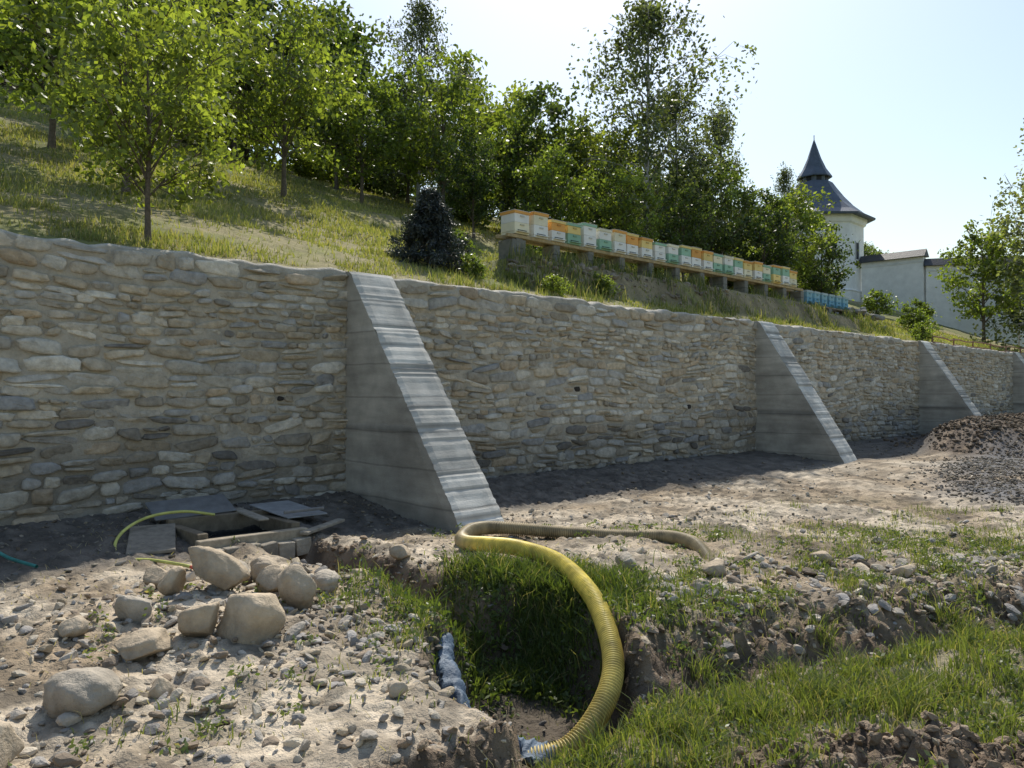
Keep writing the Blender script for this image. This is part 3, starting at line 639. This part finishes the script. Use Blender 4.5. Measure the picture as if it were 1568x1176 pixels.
for (x,y,H,i) in [(14.0,35.5,4.4,0),(11.6,33,5.2,1),(3.3,31,6.0,1),(1.0,30,6.2,0),(7.6,30,5.0,2),(-.3,33,6.4,1),(9.8,30.5,4.4,0),(26.2,43.5,6.9,1),(33,50,6,0),(5.9,27,3.6,0),(-1.2,24.5,3.2,2),(1.3,25.5,3.8,1),(3.6,25.5,3.8,1)]:
    plant('broadleaf_tree',mid[i],6,x,y,H)
fo=empty('forest'); pts=[]
tries=0
while len(pts)<76 and tries<6000:
    tries+=1; tn=rng.uniform(-.85,.38); d=rng.uniform(28,60)
    x,y=tn*d,d; s,t=to_st(x,y)
    if -t< (14 if tn>-.25 else 20) : continue
    if any((x-a)**2+(y-b)**2<(2.9)**2 for a,b in pts): continue
    pts.append((x,y))
    Hm=np.interp(tn,[-.85,-.3,-.22,-.17,-.12,-.05,.05,.2,.3,.4],[11,10,8.5,4.6,6.6,6.6,7.0,7.2,6.0,5.0])
    Hm*=np.interp(d,[24,45,62],[.8,1,1.0]) if tn<-.2 else np.interp(d,[24,36,62],[.85,.95,.68])
    plant('tree',wood[rng.integers(0,3)],8,x,y,Hm*rng.uniform(.75,1.12),None,rng.uniform(.9,1.15),fo)
for i in range(50):
    tn=rng.uniform(-.85,.40); d=rng.uniform(22,44); x,y=tn*d,d; s,t=to_st(x,y)
    if -t<(12 if tn>-.2 else 20) and not (tn>.02 and -t>6): continue
    plant('undergrowth',bush,1.6,x,y,rng.uniform(.9,2.2),None,1.3,fo)
df=empty('distant_trees')
for i in range(50):
    tn=rng.uniform(.3,.95); d=rng.uniform(85,150); x,y=tn*d,d; plant('tree',wood[i%3],8,x,y,rng.uniform(6,10)*d/120,None,1.5,df)
for (x,y,H) in [(16.5,31.5,.9),(19.5,38,1.3),(24,46,1.4),(2.2,19.0,.55),(-.8,16.2,.5),(20.5,44,1.5),(-1.4,18.5,.9),(.6,21.5,1.2),(.9,17.0,.5)]:
    plant('shrub',bush,1.6,x,y,H)
# ------------------------------------------------------------------ grass
def blades(mb,x,y,z,h,w,cols,bend=.5):
    n=len(x); a=rng.uniform(0,6.28,n); la=rng.uniform(0,6.28,n); lb=h*bend*rng.uniform(.1,1.2,n)
    dx,dy=np.cos(a)*w/2,np.sin(a)*w/2; lx,ly=np.cos(la)*lb,np.sin(la)*lb
    v=np.stack([np.stack([x-dx,y-dy,z-.02],-1),np.stack([x+dx,y+dy,z-.02],-1),
      np.stack([x+dx*.75+lx*.35,y+dy*.75+ly*.35,z+h*.6],-1),np.stack([x-dx*.75+lx*.35,y-dy*.75+ly*.35,z+h*.6],-1),
      np.stack([x+lx,y+ly,z+h*.95],-1)],1)
    o=(np.arange(n)*5)[:,None]; mb.add(v,[np.array([[0,1,2,3]])+o,np.array([[3,2,4]])+o],0,np.repeat(cols,5,0))
def gcol(n,a=(.16,.205,.045),b=(.32,.345,.095),dry=.16):
    w=rng.random(n)[:,None]; c=np.array(a)*(1-w)+np.array(b)*w; d=rng.random(n)<dry; c[d]=(.42,.36,.19); return c
mb=MB()
n_=300000; x=rng.uniform(-4.5,9,n_); y=rng.uniform(3.2,13,n_); s,t=to_st(x,y); g=green(x,y); tuft=fbm(x*5,y*5,131,3)
ok=(t>.3)&(rng.random(n_)<g*.95*ss(.3,.58,tuft))&(np.abs(x)<.75*y+.5); x,y,g,tuft=x[ok],y[ok],g[ok],tuft[ok]
h=(.02+.12*rng.random(len(x))**1.6)*(.4+1.2*tuft)*(.7+.5*g)
h*=np.where(bank_d(x,y)>.2,1.2,1)
blades(mb,x,y,gz(x,y),h,.007+.005*rng.random(len(x)),gcol(len(x)),.9)
n_=9000; x=rng.normal(.12,.55,n_); y=rng.normal(7.25,.36,n_); ok=(pit_e(x,y)>.3)&(rng.random(n_)<ss(.32,.55,fbm(x*5,y*5,133,3))); x,y=x[ok],y[ok]
blades(mb,x,y,gz(x,y),.08+.18*rng.random(len(x)),.011+0*x,gcol(len(x),(.10,.145,.035),(.21,.26,.06),.1),1.0)
for cx,cy in zip(rng.uniform(-.2,6.5,110),rng.uniform(3.9,7.6,110)):
    if bank_d(np.array(cx),np.array(cy))<.2 or pit_e(np.array(cx),np.array(cy))<1.1 or (moundm(cx,cy,1.1,.5)>.35 and rng.random()<.6): continue
    k=90; x=cx+rng.normal(0,.06,k); y=cy+rng.normal(0,.06,k); blades(mb,x,y,gz(x,y),.1+.16*rng.random(k),.009+0*x,gcol(k),1.1)
mb.obj('foreground_grass',[M_blade])
mb=MB(); cx=rng.uniform(-3.5,7,7000); cy=rng.uniform(3.6,10.5,7000); g=green(cx,cy); ok=rng.random(7000)<.025+.42*np.clip(g*1.3,0,1)*(fbm(cx*2,cy*2,141,2)>.42); cx,cy=cx[ok],cy[ok]
m_=26; X_=np.repeat(cx,m_)+rng.normal(0,.05,len(cx)*m_); Y_=np.repeat(cy,m_)+rng.normal(0,.05,len(cx)*m_); hh_=np.repeat(rng.uniform(.03,.12,len(cx)),m_)
c=np.stack([X_,Y_,gz(X_,Y_)+rng.random(len(X_))*hh_+.01],-1); leaves(mb,c,.045,gcol(len(c),(.10,.145,.045),(.19,.23,.085),.04),0,.5)
n_=4200; x=rng.normal(.1,.55,n_); y=rng.normal(7.0,.36,n_); ok=pit_e(x,y)>.22; x,y=x[ok],y[ok]; leaves(mb,np.stack([x,y,gz(x,y)+rng.random(len(x))*.12],-1),.065,gcol(len(x),(.08,.125,.03),(.15,.19,.05),0),0,.45)
n_=2500; x=rng.uniform(-5,7,n_); y=rng.uniform(3.4,10,n_); blades(mb,x,y,gz(x,y)+.015,.02+.02*rng.random(n_),.006+0*x,np.tile((.42,.36,.22),(n_,1)),5)
mb.obj('weeds',[M_blade])
mb=MB(); N_=300000
d=10+32*rng.random(N_)**1.25; tn=rng.uniform(-.78,.72,N_); x,y=tn*d,d; s,t=to_st(x,y); p=-t
ok=(p>.5)&(p<22)&(rng.random(N_)<ss(.36,.56,fbm(s*.9,p*.9,151,3))*.9+.06)
br=np.exp(-((p-1.6)/.6)**2)*ss(5,7,s)*(1-ss(22,30,s)); ok&=rng.random(N_)>br*.75
x,y,s,p,d=x[ok],y[ok],s[ok],p[ok],d[ok]
h=(.03+.13*rng.random(len(x))**2)*(.5+1.0*fbm(s*1.5,p*1.5,153,2)); 
w=.0009*d+.004; n=len(x); a=rng.uniform(0,6.28,n); lb=h*.9*rng.random(n); la=rng.uniform(0,6.28,n); z=hz(s,p)
v=np.stack([np.stack([x-np.cos(a)*w,y-np.sin(a)*w,z-.02],-1),np.stack([x+np.cos(a)*w,y+np.sin(a)*w,z-.02],-1),np.stack([x+np.cos(la)*lb,y+np.sin(la)*lb,z+h],-1)],1)
patch=fbm(s*.6,p*.6,155,3)[:,None]; gc=gcol(n,(.215,.24,.065),(.40,.395,.135),.24)*(.6+.8*patch)
mb.add(v,np.arange(n*3).reshape(-1,3),0,np.repeat(gc,3,0))
n_=9000; s=rng.uniform(-8,40,n_); p=.5+.25*rng.random(n_); k=ss(.5,.7,fbm(s*1.2,0*s,157,3)); ok=rng.random(n_)<k*.8; s,p=s[ok],p[ok]; x,y=to_xy(s,-p)
blades(mb,x,y,hz(s,p),.08+.22*rng.random(len(s))**2,.012+0*s,gcol(len(s)),.6)
n_=14000; s=rng.uniform(5,26,n_); p=rng.uniform(.9,2.2,n_); ok=rng.random(n_)<ss(.45,.62,fbm(s*1.4,p*1.4,159,3)); s,p=s[ok],p[ok]; x,y=to_xy(s,-p)
blades(mb,x,y,hz(s,p),.08+.38*rng.random(len(s))**2,.02+0*s,gcol(len(s),(.11,.145,.035),(.22,.25,.07),.22),.5)
mb.obj('hillside_grass',[M_blade])
# ------------------------------------------------------------------ light, sky, camera
el=math.radians(50); az=math.atan2(.10,.995)
Sd=Vector((math.sin(az)*math.cos(el),math.cos(az)*math.cos(el),math.sin(el)))
L=bpy.data.lights.new('sun','SUN'); L.energy=5.0; L.angle=math.radians(.5); L.color=(1,.945,.85)
so=bpy.data.objects.new('sun',L); scene.collection.objects.link(so); so.rotation_euler=Sd.to_track_quat('Z','Y').to_euler(); so.location=(0,0,30)
w=bpy.data.worlds.new('World'); scene.world=w; w.use_nodes=True; t=w.node_tree; bg=t.nodes['Background']
sk=t.nodes.new('ShaderNodeTexSky'); sk.sky_type='NISHITA'; sk.sun_disc=False; sk.sun_elevation=el; sk.sun_rotation=az; sk.air_density=1.5; sk.dust_density=1.6; sk.ozone_density=1.3; sk.altitude=300
t.links.new(sk.outputs[0],bg.inputs[0]); bg.inputs[1].default_value=.145
cam=bpy.data.cameras.new('camera'); co=bpy.data.objects.new('camera',cam); scene.collection.objects.link(co); scene.camera=co
cam.sensor_width=36; cam.lens=27.55; cam.clip_end=2000; cam.clip_start=.05
co.location=(0,0,1.6); co.rotation_euler=(math.radians(90.57),0,0)
scene.view_settings.view_transform='Standard'; scene.view_settings.look='None'; scene.view_settings.exposure=0
